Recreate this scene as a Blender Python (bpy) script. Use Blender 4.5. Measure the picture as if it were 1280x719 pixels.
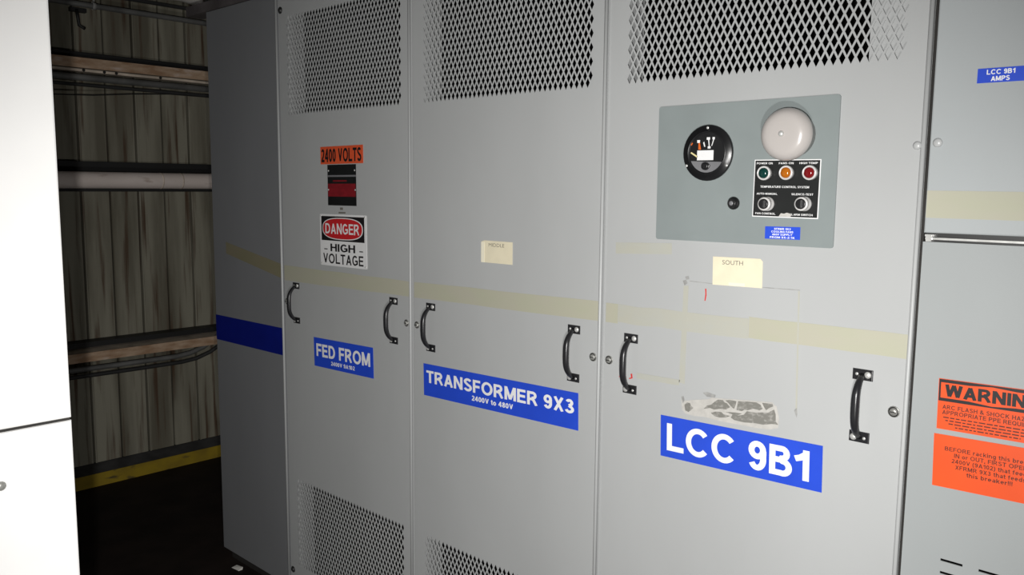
import bpy, bmesh, math, random
from mathutils import Vector, Matrix

random.seed(7)
for o in list(bpy.data.objects):
    bpy.data.objects.remove(o)
scene = bpy.context.scene
COL = scene.collection

# ------------------------------------------------------------------ camera
# metres; the cabinet fronts stand in the plane y = 0, x runs right along them, z is up
CAM = Vector((2.81498, -1.72505, 1.6478))
FPX, YAW, PITCH, ROLL = 1048.08, 0.752602, -0.120149, 0.0090856
_fw = Vector((-math.sin(YAW) * math.cos(PITCH), math.cos(YAW) * math.cos(PITCH), math.sin(PITCH)))
_r0 = Vector((math.cos(YAW), math.sin(YAW), 0))
_u0 = _r0.cross(_fw)
RIGHT = math.cos(ROLL) * _r0 + math.sin(ROLL) * _u0
UP = -math.sin(ROLL) * _r0 + math.cos(ROLL) * _u0
cam_d = bpy.data.cameras.new('camera')
cam_d.sensor_fit = 'HORIZONTAL'
cam_d.sensor_width = 36
cam_d.lens = 36 * FPX / 1280
cam_d.clip_start = 0.02
cam = bpy.data.objects.new('camera', cam_d)
COL.objects.link(cam)
m = Matrix.Identity(4)
for i in range(3):
    m[i][0], m[i][1], m[i][2], m[i][3] = RIGHT[i], UP[i], -_fw[i], CAM[i]
cam.matrix_world = m
scene.camera = cam

# ------------------------------------------------------------------ world, light, exposure
w = bpy.data.worlds.new('world')
scene.world = w
w.use_nodes = True
w.node_tree.nodes['Background'].inputs[0].default_value = (0.9, 0.95, 1, 1)
w.node_tree.nodes['Background'].inputs[1].default_value = 0.012
# the photographer's flash close beside the lens, and a weaker hand lamp held lower down


def lamp(name, loc, energy, aim, cone):
    ld = bpy.data.lights.new(name, 'SPOT')
    ld.energy = energy
    ld.color = (1, 0.985, 0.96)
    ld.shadow_soft_size = 0.012
    ld.spot_size = math.radians(cone)
    ld.spot_blend = 1.0
    lo_ = bpy.data.objects.new(name, ld)
    COL.objects.link(lo_)
    lo_.location = loc
    lo_.rotation_euler = (Vector(aim) - loc).to_track_quat('-Z', 'Y').to_euler()
    return lo_


lamp('flash', CAM - RIGHT * 0.06 - Vector((0, 0, 0.07)), 172, (1.2, 0, 1.08), 104)
lamp('hand_lamp', CAM + RIGHT * 0.05 - Vector((0, 0, 0.55)), 70, (1.2, 0, 1.08), 104)
vs = scene.view_settings
vs.view_transform = 'Standard'
vs.look = 'None'
vs.gamma = 1
vs.use_curve_mapping = False
vs.exposure = 0.0


def face(px, py):
    """photo pixel -> (x, z) on the cabinet front plane y = 0"""
    d = _fw + RIGHT * ((px - 640) / FPX) + UP * ((359.5 - py) / FPX)
    t = -CAM.y / d.y
    return CAM.x + d.x * t, CAM.z + d.z * t


# ------------------------------------------------------------------ materials
def srgb(r, g, b):
    f = lambda c: (c / 255 / 12.92) if c / 255 <= 0.04045 else ((c / 255 + 0.055) / 1.055) ** 2.4
    return (f(r), f(g), f(b), 1)


def mat(name, col, rough=0.5, metal=0.0, var=0.0, scale=(6, 6, 6), col2=None, bump=0.0, bscale=200, alpha_noise=None,
        emis=None, spec=0.5, detail=4, ramp=(0.35, 0.65), trans=0.0):
    mt = bpy.data.materials.new(name)
    mt.use_nodes = True
    nt = mt.node_tree
    bs = nt.nodes['Principled BSDF']
    bs.inputs['Roughness'].default_value = rough
    bs.inputs['Metallic'].default_value = metal
    bs.inputs['Specular IOR Level'].default_value = spec
    bs.inputs['Base Color'].default_value = col
    if trans:
        bs.inputs['Transmission Weight'].default_value = trans
    tc = nt.nodes.new('ShaderNodeNewGeometry')
    if var or col2:
        mp = nt.nodes.new('ShaderNodeMapping')
        mp.inputs['Scale'].default_value = scale
        nt.links.new(tc.outputs['Position'], mp.inputs['Vector'])
        nz = nt.nodes.new('ShaderNodeTexNoise')
        nz.inputs['Scale'].default_value = 1.0
        nz.inputs['Detail'].default_value = detail
        nt.links.new(mp.outputs[0], nz.inputs['Vector'])
        rp = nt.nodes.new('ShaderNodeValToRGB')
        rp.color_ramp.elements[0].position = ramp[0]
        rp.color_ramp.elements[1].position = ramp[1]
        if col2:
            rp.color_ramp.elements[0].color = col2
            rp.color_ramp.elements[1].color = col
        else:
            rp.color_ramp.elements[0].color = tuple(c * (1 - var) for c in col[:3]) + (1,)
            rp.color_ramp.elements[1].color = tuple(min(1, c * (1 + var)) for c in col[:3]) + (1,)
        nt.links.new(nz.outputs['Fac'], rp.inputs[0])
        nt.links.new(rp.outputs[0], bs.inputs['Base Color'])
    if bump:
        nb = nt.nodes.new('ShaderNodeTexNoise')
        nb.inputs['Scale'].default_value = bscale
        nt.links.new(tc.outputs['Position'], nb.inputs['Vector'])
        bp = nt.nodes.new('ShaderNodeBump')
        bp.inputs['Strength'].default_value = bump
        bp.inputs['Distance'].default_value = 0.002
        nt.links.new(nb.outputs['Fac'], bp.inputs['Height'])
        nt.links.new(bp.outputs[0], bs.inputs['Normal'])
    return mt


def two_layer(mt, col3, scale, lo, hi):
    """a second, finer layer of stains over a noise material"""
    nt = mt.node_tree
    bs = nt.nodes['Principled BSDF']
    src = bs.inputs['Base Color'].links[0].from_socket
    g = nt.nodes.new('ShaderNodeNewGeometry')
    mp = nt.nodes.new('ShaderNodeMapping')
    mp.inputs['Scale'].default_value = scale
    mp.inputs['Location'].default_value = (3.1, 7.7, 1.3)
    nt.links.new(g.outputs['Position'], mp.inputs['Vector'])
    nz = nt.nodes.new('ShaderNodeTexNoise')
    nz.inputs['Scale'].default_value = 1
    nz.inputs['Detail'].default_value = 6
    nt.links.new(mp.outputs[0], nz.inputs['Vector'])
    mr = nt.nodes.new('ShaderNodeMapRange')
    mr.inputs['From Min'].default_value = lo
    mr.inputs['From Max'].default_value = hi
    nt.links.new(nz.outputs['Fac'], mr.inputs['Value'])
    mx = nt.nodes.new('ShaderNodeMix')
    mx.data_type = 'RGBA'
    nt.links.new(mr.outputs[0], mx.inputs[0])
    nt.links.new(src, mx.inputs[6])
    mx.inputs[7].default_value = col3
    nt.links.new(mx.outputs[2], bs.inputs['Base Color'])
    return mt


GREY = (0.445, 0.455, 0.455, 1)
M = {}
M['paint'] = mat('grey_paint', GREY, 0.42, var=0.03, scale=(3, 3, 1.2), bump=0.06, bscale=260)
M['paint_shaded'] = mat('grey_paint_shaded', (0.225, 0.23, 0.24, 1), 0.42, var=0.04, scale=(3, 3, 1.2), bump=0.06, bscale=260)  # door grey with the end panel's shade put into the colour
M['paint_sw'] = mat('grey_paint_switchgear', (0.35, 0.37, 0.372, 1), 0.4, var=0.03, scale=(3, 3, 1.5), bump=0.06, bscale=260)
M['paint_sw_up'] = mat('switchgear_paint_lightened', (0.405, 0.43, 0.437, 1), 0.4, var=0.03, scale=(3, 3, 1.5), bump=0.06, bscale=260)  # switchgear grey with light painted in, offsetting lamp falloff at the top
M['white_paint'] = mat('pale_paint', (0.8, 0.795, 0.785, 1), 0.4, var=0.02, bump=0.04, bscale=240)
M['plate_blue'] = mat('bluegrey_paint', (0.25, 0.283, 0.282, 1), 0.38, var=0.04, scale=(8, 8, 8), bump=0.05, bscale=300)
M['dark'] = mat('dark_interior', (0.006, 0.006, 0.006, 1), 0.9, var=0.3, spec=0.1)
M['plinth'] = mat('plinth_black', (0.02, 0.018, 0.016, 1), 0.8, var=0.3)
M['handle'] = mat('black_enamel', (0.018, 0.018, 0.02, 1), 0.28, var=0.1)
M['steel'] = mat('zinc_steel', (0.66, 0.66, 0.64, 1), 0.35, metal=0.45, var=0.1, scale=(60, 60, 60))
M['screw_dark'] = mat('dark_screw', (0.05, 0.05, 0.05, 1), 0.45, metal=0.6, var=0.1)
M['fastener'] = mat('fastener_grey', (0.33, 0.33, 0.31, 1), 0.35, metal=0.4, var=0.15, scale=(90, 90, 90))
M['blue'] = mat('blue_vinyl', (0.022, 0.075, 0.62, 1), 0.38, var=0.04, scale=(12, 12, 12))
M['white_vinyl'] = mat('white_vinyl', (0.9, 0.9, 0.9, 1), 0.4, var=0.01)
M['orange'] = mat('orange_vinyl', (0.8, 0.085, 0.012, 1), 0.45, var=0.05, scale=(10, 10, 10))
M['orange_dull'] = mat('orange_vinyl_dull', (0.72, 0.1, 0.035, 1), 0.45, var=0.05, scale=(10, 10, 10))
M['ink'] = mat('black_ink', (0.012, 0.011, 0.012, 1), 0.5, var=0.1)
M['ink_brown'] = mat('brown_ink', (0.075, 0.016, 0.008, 1), 0.5, var=0.1)
M['red'] = mat('sign_red', (0.55, 0.02, 0.025, 1), 0.4, var=0.05)
M['red_dull'] = mat('engraving_red', (0.22, 0.012, 0.018, 1), 0.5, var=0.15, scale=(30, 30, 60))
M['enamel_white'] = mat('enamel_white', (0.8, 0.8, 0.8, 1), 0.35, var=0.02)
M['black_plate'] = mat('black_plate', (0.012, 0.013, 0.013, 1), 0.4, var=0.2)
M['tape'] = mat('masking_tape', (0.44, 0.44, 0.335, 1), 0.6, col2=(0.45, 0.435, 0.35, 1), scale=(9, 9, 20))
M['tape_faint'] = mat('tape_residue', (0.445, 0.45, 0.405, 1), 0.55, col2=(0.455, 0.45, 0.385, 1), scale=(14, 9, 24))
M['tape_shaded'] = mat('masking_tape_shaded', (0.22, 0.205, 0.125, 1), 0.6, col2=(0.235, 0.21, 0.14, 1), scale=(9, 9, 20))  # tape colour darkened by painted shade, for the end panel
M['shaded'] = mat('blue_vinyl_shaded', (0.004, 0.011, 0.2, 1), 0.45, var=0.08, scale=(12, 12, 12))  # label blue darkened by painted shade, for the end panel strip
M['smudge'] = mat('smudge', (0.33, 0.33, 0.32, 1), 0.6, var=0.2, scale=(60, 60, 60))
M['note'] = mat('note_paper', (0.8, 0.73, 0.54, 1), 0.75, var=0.03, scale=(30, 30, 30))
M['note_fold'] = mat('note_paper_light', (0.88, 0.83, 0.66, 1), 0.75, var=0.03)
M['pencil'] = mat('pencil', (0.16, 0.15, 0.13, 1), 0.7, var=0.1)
M['residue'] = mat('glue_residue', (0.2, 0.195, 0.175, 1), 0.7, col2=(0.36, 0.35, 0.325, 1), scale=(90, 30, 130), ramp=(0.3, 0.5), detail=6)
M['torn_paper'] = mat('torn_paper', (0.5, 0.485, 0.455, 1), 0.8, var=0.08, scale=(60, 60, 60))
M['red_marker'] = mat('red_marker', (0.62, 0.05, 0.045, 1), 0.5, var=0.05)
M['bell'] = mat('bell_grey_enamel', (0.47, 0.44, 0.42, 1), 0.27, var=0.02)
M['chrome'] = mat('chrome', (0.8, 0.8, 0.8, 1), 0.15, metal=1.0, var=0.03)
M['ring'] = mat('ring_painted_shine', (0.7, 0.69, 0.68, 1), 0.25, metal=0.15, var=0.05)  # pale grey painted in place of the bright reflections of chrome
M['lens_green'] = mat('lens_green', (0.006, 0.04, 0.034, 1), 0.12, var=0.1)
M['lens_amber'] = mat('lens_amber', (0.42, 0.12, 0.008, 1), 0.12, var=0.1)
M['lens_red'] = mat('lens_red', (0.19, 0.01, 0.012, 1), 0.12, var=0.1)
M['gauge_grey'] = mat('gauge_grey', (0.19, 0.19, 0.2, 1), 0.35, var=0.1)
M['needle_orange'] = mat('needle_orange', (0.7, 0.14, 0.02, 1), 0.5, var=0.05)
M['needle_yellow'] = mat('needle_yellow', (0.75, 0.66, 0.35, 1), 0.5, var=0.05)
M['white_print'] = mat('white_print', (0.85, 0.85, 0.85, 1), 0.5, var=0.02)
M['knob_black'] = mat('knob_black', (0.012, 0.012, 0.013, 1), 0.3, var=0.1)
M['siding'] = two_layer(mat('siding_paint', (0.29, 0.275, 0.215, 1), 0.7, col2=(0.15, 0.137, 0.1, 1), scale=(9, 9, 0.9),
                            detail=8, ramp=(0.36, 0.58), bump=0.2, bscale=60), (0.085, 0.05, 0.027, 1), (34, 34, 1.6), 0.55, 0.7)
M['sheathing'] = mat('wall_sheathing', (0.02, 0.019, 0.015, 1), 0.9, var=0.2)
M['rust'] = two_layer(mat('rusty_paint', (0.55, 0.4, 0.28, 1), 0.75, col2=(0.36, 0.22, 0.13, 1), scale=(12, 12, 40), detail=6,
                          bump=0.3, bscale=80), (0.62, 0.5, 0.42, 1), (20, 9, 30), 0.55, 0.7)
M['rust_pale'] = mat('pale_rusty_paint', (0.66, 0.56, 0.46, 1), 0.7, var=0.25, scale=(9, 9, 30))
M['pipe_jacket'] = two_layer(mat('pipe_jacket', (0.82, 0.73, 0.68, 1), 0.65, col2=(0.72, 0.63, 0.58, 1), scale=(4, 4, 10), detail=5),
                             (0.5, 0.4, 0.35, 1), (18, 7, 20), 0.62, 0.75)
M['conduit'] = mat('galvanised_conduit', (0.16, 0.16, 0.155, 1), 0.5, metal=0.2, var=0.25, scale=(8, 8, 8))
M['conduit_dark'] = mat('black_conduit', (0.03, 0.03, 0.03, 1), 0.6, var=0.25)
M['cable'] = mat('black_cable', (0.012, 0.012, 0.012, 1), 0.6, var=0.1)
M['curb_yellow'] = two_layer(mat('yellow_curb_paint', (0.36, 0.25, 0.01, 1), 0.7, col2=(0.25, 0.17, 0.012, 1), scale=(8, 8, 14), detail=6),
                             (0.1, 0.075, 0.02, 1), (16, 11, 30), 0.6, 0.72)
M['curb_top'] = mat('curb_concrete', (0.055, 0.055, 0.055, 1), 0.85, var=0.3, scale=(12, 12, 12))
M['floor'] = mat('dirty_floor', (0.016, 0.011, 0.009, 1), 0.8, var=0.35, scale=(5, 5, 5), bump=0.3, bscale=40, spec=0.2)
M['ceiling'] = mat('ceiling_deck', (0.05, 0.05, 0.048, 1), 0.9, var=0.2)
M['foil'] = mat('pale_insulation', (0.75, 0.73, 0.7, 1), 0.6, var=0.12, scale=(20, 20, 20), bump=0.5, bscale=25)
M['steel_beam'] = mat('steel_ledge', (0.14, 0.125, 0.125, 1), 0.6, metal=0.2, var=0.25, scale=(8, 8, 8))
M['scrap'] = mat('scrap_paper', (0.75, 0.73, 0.68, 1), 0.8, var=0.05)
M['painted_bolt'] = mat('painted_bolt', (0.5, 0.51, 0.51, 1), 0.3, var=0.04)

# ------------------------------------------------------------------ object helpers
WL = {}


def link(name, me, material, parent=None, loc=(0, 0, 0), label=None):
    o = bpy.data.objects.new(name, me)
    COL.objects.link(o)
    if material is not None and len(me.materials) == 0:
        me.materials.append(M[material] if isinstance(material, str) else material)
    o.location = loc
    WL[o] = Vector(loc)
    if parent is not None:
        o.parent = parent
        o.matrix_parent_inverse = Matrix.Translation(-WL[parent])
    if label:
        o['label'] = label
    return o


def empty(name, loc):
    o = bpy.data.objects.new(name, None)
    COL.objects.link(o)
    o.empty_display_size = 0.1
    o.location = loc
    WL[o] = Vector(loc)
    return o


def tag(o, label, cat=None, group=None, kind=None):
    o['label'] = label
    if cat:
        o['category'] = cat
    if group:
        o['group'] = group
    if kind:
        o['kind'] = kind
    return o


class MB:
    """collects geometry in world coordinates, one mesh object per build()"""
    def __init__(s):
        s.v, s.f, s.smooth, s.mi = [], [], [], []
        s.cur = 0

    def face_(s, idx, sm=False):
        s.f.append(tuple(idx))
        s.smooth.append(sm)
        s.mi.append(s.cur)

    def add(s, vs_, fs, sm=False):
        n = len(s.v)
        s.v += [tuple(p) for p in vs_]
        for f in fs:
            s.face_([n + i for i in f], sm)
        return s

    def box(s, x0, x1, y0, y1, z0, z1):
        return s.add([(x0, y0, z0), (x1, y0, z0), (x1, y1, z0), (x0, y1, z0), (x0, y0, z1), (x1, y0, z1), (x1, y1, z1), (x0, y1, z1)],
                     [(0, 3, 2, 1), (4, 5, 6, 7), (0, 1, 5, 4), (1, 2, 6, 5), (2, 3, 7, 6), (3, 0, 4, 7)])

    def slab(s, x0, x1, y0, y1, z0, z1, b=0.003):
        """box whose front (-y) edges are rounded by b"""
        k = b * 0.3
        rings = [(0, y1), (0, y0 + b), (k, y0 + k), (b, y0)]
        n = len(s.v)
        for ins, y in rings:
            s.v += [(x0 + ins, y, z0 + ins), (x1 - ins, y, z0 + ins), (x1 - ins, y, z1 - ins), (x0 + ins, y, z1 - ins)]
        for r in range(3):
            for i in range(4):
                j = (i + 1) % 4
                s.face_((n + r * 4 + i, n + r * 4 + j, n + r * 4 + 4 + j, n + r * 4 + 4 + i))
        s.face_((n + 12, n + 13, n + 14, n + 15))
        s.face_((n + 3, n + 2, n + 1, n))
        return s

    def lathe(s, cx, cy, cz, prof, n=24, axis='-y', sm=True, cap=True):
        """prof: list of (radius, out); out along axis from the centre point"""
        b = len(s.v)
        for r, o in prof:
            for i in range(n):
                a = 2 * math.pi * i / n
                c, d = r * math.cos(a), r * math.sin(a)
                if axis == '-y':
                    s.v.append((cx + c, cy - o, cz + d))
                elif axis == 'x':
                    s.v.append((cx + o, cy + c, cz + d))
                elif axis == 'y':
                    s.v.append((cx + d, cy + o, cz + c))
                else:
                    s.v.append((cx + c, cy + d, cz + o))
        for k in range(len(prof) - 1):
            for i in range(n):
                j = (i + 1) % n
                s.face_((b + k * n + i, b + k * n + j, b + (k + 1) * n + j, b + (k + 1) * n + i), sm)
        if cap:
            s.face_([b + (len(prof) - 1) * n + i for i in range(n)])
            s.face_([b + i for i in range(n)][::-1])
        return s

    def tube(s, pts, rad, n=10, sm=True, flat=1.0):
        """tube through points; rad a number or a list"""
        pts = [Vector(p) for p in pts]
        b = len(s.v)
        ref = None
        for k, p in enumerate(pts):
            t = (pts[min(k + 1, len(pts) - 1)] - pts[max(k - 1, 0)]).normalized()
            if ref is None:
                ref = Vector((1, 0, 0)) if abs(t.x) < 0.8 else Vector((0, 1, 0))
            a = (ref - t * ref.dot(t)).normalized()
            c = t.cross(a)
            r = rad[k] if isinstance(rad, (list, tuple)) else rad
            for i in range(n):
                an = 2 * math.pi * i / n
                s.v.append(tuple(p + a * (r * math.cos(an)) + c * (r * flat * math.sin(an))))
        for k in range(len(pts) - 1):
            for i in range(n):
                j = (i + 1) % n
                s.face_((b + k * n + i, b + k * n + j, b + (k + 1) * n + j, b + (k + 1) * n + i), sm)
        s.face_([b + i for i in range(n)][::-1])
        s.face_([b + (len(pts) - 1) * n + i for i in range(n)])
        return s

    def prism(s, poly, y0, y1):
        """polygon of (x, z), extruded from y0 (front) to y1 (back)"""
        n = len(poly)
        ar = sum(poly[i][0] * poly[(i + 1) % n][1] - poly[(i + 1) % n][0] * poly[i][1] for i in range(n))
        if ar < 0:
            poly = poly[::-1]
        b = len(s.v)
        s.v += [(x, y0, z) for x, z in poly] + [(x, y1, z) for x, z in poly]
        s.face_([b + i for i in range(n)])
        s.face_([b + n + i for i in range(n)][::-1])
        for i in range(n):
            j = (i + 1) % n
            s.face_((b + j, b + i, b + n + i, b + n + j))
        return s

    def sheet(s, x0, x1, z0, z1, holes, y0, y1):
        """thick sheet (front y0, back y1) with rectangular holes (x0, x1, z0, z1)"""
        xs = sorted({x0, x1} | {h[0] for h in holes} | {h[1] for h in holes})
        zs = sorted({z0, z1} | {h[2] for h in holes} | {h[3] for h in holes})
        solid = {}
        for i in range(len(xs) - 1):
            for j in range(len(zs) - 1):
                cx, cz = (xs[i] + xs[i + 1]) / 2, (zs[j] + zs[j + 1]) / 2
                solid[i, j] = not any(h[0] < cx < h[1] and h[2] < cz < h[3] for h in holes)
        for (i, j), ok in solid.items():
            if not ok:
                continue
            a, b_, c, d = xs[i], xs[i + 1], zs[j], zs[j + 1]
            s.add([(a, y0, c), (b_, y0, c), (b_, y0, d), (a, y0, d)], [(0, 1, 2, 3)])
            s.add([(a, y1, c), (b_, y1, c), (b_, y1, d), (a, y1, d)], [(3, 2, 1, 0)])
            if not solid.get((i - 1, j)):
                s.add([(a, y0, c), (a, y0, d), (a, y1, d), (a, y1, c)], [(0, 1, 2, 3)])
            if not solid.get((i + 1, j)):
                s.add([(b_, y0, c), (b_, y1, c), (b_, y1, d), (b_, y0, d)], [(0, 1, 2, 3)])
            if not solid.get((i, j - 1)):
                s.add([(a, y0, c), (a, y1, c), (b_, y1, c), (b_, y0, c)], [(0, 1, 2, 3)])
            if not solid.get((i, j + 1)):
                s.add([(a, y0, d), (b_, y0, d), (b_, y1, d), (a, y1, d)], [(0, 1, 2, 3)])
        return s

    def mesh(s, name, off=(0, 0, 0), mats=None):
        me = bpy.data.meshes.new(name)
        o = Vector(off)
        me.from_pydata([tuple(Vector(p) - o) for p in s.v], [], s.f)
        me.polygons.foreach_set('use_smooth', s.smooth)
        if mats:
            for q in mats:
                me.materials.append(M[q])
            me.polygons.foreach_set('material_index', s.mi)
        me.update()
        return me

    def build(s, name, material, parent=None, label=None, mats=None):
        lo = [min(p[i] for p in s.v) for i in range(3)]
        hi = [max(p[i] for p in s.v) for i in range(3)]
        c = ((lo[0] + hi[0]) / 2, (lo[1] + hi[1]) / 2, lo[2])
        return link(name, s.mesh(name, c, mats), material, parent, c, label)


# ------------------------------------------------------------------ lettering
_tc = {}


def glyphs(txt, bold=0.0):
    """text as (verts, faces, width, cap height); z left out"""
    key = (txt, bold)
    if key in _tc:
        return _tc[key]
    cu = bpy.data.curves.new('lettering', 'FONT')
    cu.body = txt
    cu.size = 1
    cu.offset = bold
    cu.resolution_u = 3
    cu.space_character = 1 + bold * 2.2
    ob = bpy.data.objects.new('lettering_tmp', cu)
    COL.objects.link(ob)
    dg = bpy.context.evaluated_depsgraph_get()
    ev = ob.evaluated_get(dg)
    me = ev.to_mesh()
    vs_ = [(v.co.x, v.co.y) for v in me.vertices]
    fs = [tuple(p.vertices) for p in me.polygons]
    ev.to_mesh_clear()
    bpy.data.objects.remove(ob)
    bpy.data.curves.remove(cu)
    x0 = min(v[0] for v in vs_)
    x1 = max(v[0] for v in vs_)
    vs_ = [(v[0] - x0, v[1], 0) for v in vs_]
    _tc[key] = (vs_, fs, x1 - x0)
    return _tc[key]


CAPH = 0.729  # cap height of the built-in font at size 1


# block capitals drawn as broad strokes: cap height 1, stroke weight ST
ST = 0.19


def arc(cx, cy, rx, ry, a0, a1, n=12):
    return [(cx + rx * math.cos(math.radians(a0 + (a1 - a0) * i / n)), cy + ry * math.sin(math.radians(a0 + (a1 - a0) * i / n))) for i in range(n + 1)]


def stroke_glyph(ch):
    """(advance width, list of centre lines)"""
    h = ST / 2
    T_, B_, L = 1 - h, h, h
    def W(w_): return w_ - h
    if ch == ' ': return 0.25, []
    if ch == 'I': return ST, [[(h, 0), (h, 1)]]
    if ch == '1': return 0.42, [[(0.42 - h, 0), (0.42 - h, 1)], [(0.36, 0.9), (0.16, 0.74), (0.0, 0.68)]]
    if ch == 'L': return 0.62, [[(h, 1), (h, B_), (0.62, B_)]]
    if ch == 'F': return 0.58, [[(h, 0), (h, T_), (0.58, T_)], [(h, 0.49), (0.53, 0.49)]]
    if ch == 'E': return 0.62, [[(0.6, T_), (h, T_), (h, B_), (0.62, B_)], [(h, 0.51), (0.57, 0.51)]]
    if ch == 'T': return 0.64, [[(0, T_), (0.64, T_)], [(0.32, T_), (0.32, 0)]]
    if ch == 'H': return 0.7, [[(h, 0), (h, 1)], [(0.7 - h, 0), (0.7 - h, 1)], [(h, 0.52), (0.7 - h, 0.52)]]
    if ch == 'D':
        return 0.72, [[(h, 0.5), (h, T_), (0.3, T_)] + arc(0.32, 0.5, 0.72 - h - 0.32, 0.5 - h, 90, -90, 16) + [(0.3, B_), (h, B_), (h, 0.5)]]
    if ch in 'PR':
        g = [[(h, 0), (h, T_), (0.38, T_)] + arc(0.4, 0.72, 0.66 - h - 0.4, 0.28 - h, 90, -90, 12) + [(0.38, 0.44), (h, 0.44)]]
        if ch == 'R': g.append([(0.34, 0.46), (0.46, 0.36), (0.64, 0.0)])
        return (0.66 if ch == 'P' else 0.72), g
    if ch == 'B':
        return 0.7, [[(h, 0.5), (h, T_), (0.36, T_)] + arc(0.39, 0.745, 0.63 - h - 0.39, 0.255 - h, 90, -90, 10) + [(0.36, 0.53), (h, 0.53)],
                     [(h, 0.53), (0.38, 0.53)] + arc(0.41, 0.28 + 0.01, 0.7 - h - 0.41, 0.28 - h * 0.8, 90, -90, 10) + [(0.36, B_), (h, B_), (h, 0.53)]]
    if ch == 'O': return 0.86, [arc(0.43, 0.5, 0.43 - h, 0.51 - h, 90, 450, 28)]
    if ch == '0': return 0.56, [arc(0.28, 0.5, 0.28 - h * 0.95, 0.5 - h, 90, 450, 24)]
    if ch == 'C': return 0.82, [arc(0.43, 0.5, 0.43 - h, 0.51 - h, 40, 320, 24)]
    if ch == 'G': return 0.76, [arc(0.38, 0.5, 0.38 - h, 0.51 - h, 42, 300, 20) + [(0.76 - h, 0.2), (0.76 - h, 0.45), (0.4, 0.45)]]
    if ch == 'S':
        return 0.66, [arc(0.33, 0.745, 0.31 - h, 0.265 - h, 20, 230, 12) + [(0.33, 0.51)] + arc(0.33, 0.28, 0.33 - h, 0.29 - h, 55, -165, 14)]
    if ch == 'A': return 0.74, [[(0.09, 0), (0.37, 0.96)], [(0.65, 0), (0.37, 0.96)], [(0.2, 0.3), (0.54, 0.3)]]
    if ch == 'V': return 0.7, [[(0.09, 1), (0.35, 0.06)], [(0.61, 1), (0.35, 0.06)]]
    if ch == 'X': return 0.68, [[(0.1, 1), (0.58, 0)], [(0.58, 1), (0.1, 0)]]
    if ch == 'W': return 0.98, [[(0.08, 1), (0.25, 0.04)], [(0.49, 0.98), (0.25, 0.04)], [(0.49, 0.98), (0.73, 0.04)], [(0.9, 1), (0.73, 0.04)]]
    if ch == 'M': return 0.84, [[(h, 0), (h, 1)], [(0.84 - h, 0), (0.84 - h, 1)], [(h + 0.02, 0.98), (0.42, 0.08)], [(0.82 - h, 0.98), (0.42, 0.08)]]
    if ch == 'N': return 0.72, [[(h, 0), (h, 1)], [(0.72 - h, 0), (0.72 - h, 1)], [(h + 0.02, 0.96), (0.7 - h, 0.04)]]
    if ch == '2': return 0.56, [arc(0.28, 0.72, 0.27 - h, 0.28 - h, 165, -30, 12) + [(0.36, 0.44), (0.12, B_ + 0.06)], [(0.02, B_), (0.56, B_)]]
    if ch == '3':
        return 0.57, [arc(0.27, 0.74, 0.25 - h, 0.26 - h, 160, -70, 12) + [(0.24, 0.53)], [(0.24, 0.53)] + arc(0.27, 0.285, 0.3 - h, 0.285 - h, 75, -165, 14)]
    if ch == '4': return 0.6, [[(0.43, 0), (0.43, 1)], [(0.42, 0.95), (0.08, 0.31)], [(0.02, 0.3), (0.6, 0.3)]]
    if ch == '8': return 0.57, [arc(0.285, 0.75, 0.25 - h, 0.25 - h, 90, 450, 20), arc(0.285, 0.28, 0.285 - h, 0.28 - h, 90, 450, 20)]
    if ch == '9':
        return 0.58, [arc(0.28, 0.69, 0.28 - h, 0.31 - h, 90, 450, 20), [(0.57 - h, 0.69)] + arc(0.28, 0.4, 0.29 - h, 0.4 - h, 10, -150, 12)]
    if ch == 't': return 0.34, [[(0.17, 0.92), (0.17, 0.2), (0.24, 0.07), (0.34, 0.07)], [(0, 0.66), (0.34, 0.66)]]
    if ch == 'o': return 0.58, [arc(0.29, 0.365, 0.29 - h, 0.375 - h, 90, 450, 20)]
    if ch == 'U': return 0.7, [[(h, 1), (h, 0.35)] + arc(0.35, 0.35, 0.35 - h, 0.36 - h, 180, 360, 12) + [(0.7 - h, 1)]]
    if ch == 'J': return 0.54, [[(0.54 - h, 1), (0.54 - h, 0.3)] + arc(0.27, 0.3, 0.27 - h, 0.31 - h, 0, -180, 12)]
    if ch == 'K': return 0.72, [[(h, 0), (h, 1)], [(0.62, 1), (h, 0.4)], [(0.3, 0.58), (0.64, 0)]]
    if ch == 'Y': return 0.7, [[(0.08, 1), (0.35, 0.45)], [(0.62, 1), (0.35, 0.45)], [(0.35, 0.5), (0.35, 0)]]
    if ch == 'Z': return 0.64, [[(0.02, T_), (0.6, T_)], [(0.54, T_), (0.1, B_)], [(0.02, B_), (0.64, B_)]]
    if ch == 'Q': return 0.78, [arc(0.39, 0.5, 0.39 - h, 0.51 - h, 90, 450, 28), [(0.45, 0.28), (0.72, 0.0)]]
    if ch == '5': return 0.57, [[(0.53, T_), (0.14, T_), (0.1, 0.55)], [(0.1, 0.52)] + arc(0.28, 0.33, 0.29 - h, 0.33 - h, 120, -160, 14)]
    if ch == '6': return 0.58, [arc(0.29, 0.31, 0.29 - h, 0.31 - h, 90, 450, 20), [(h, 0.31)] + arc(0.3, 0.6, 0.3 - h, 0.4 - h, 170, 40, 12)]
    if ch == '7': return 0.56, [[(0, T_), (0.48, T_), (0.2, 0)]]
    if ch == '&': return 0.74, [[(0.72, 0.02), (0.2, 0.66)] + arc(0.31, 0.77, 0.2 - h * 0.6, 0.23 - h, 200, -50, 10) + [(0.14, 0.42)] + arc(0.29, 0.26, 0.28 - h, 0.26 - h, 130, 320, 12) + [(0.66, 0.45)]]
    bowl = arc(0.29, 0.365, 0.29 - h, 0.375 - h, 90, 450, 20)
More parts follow.
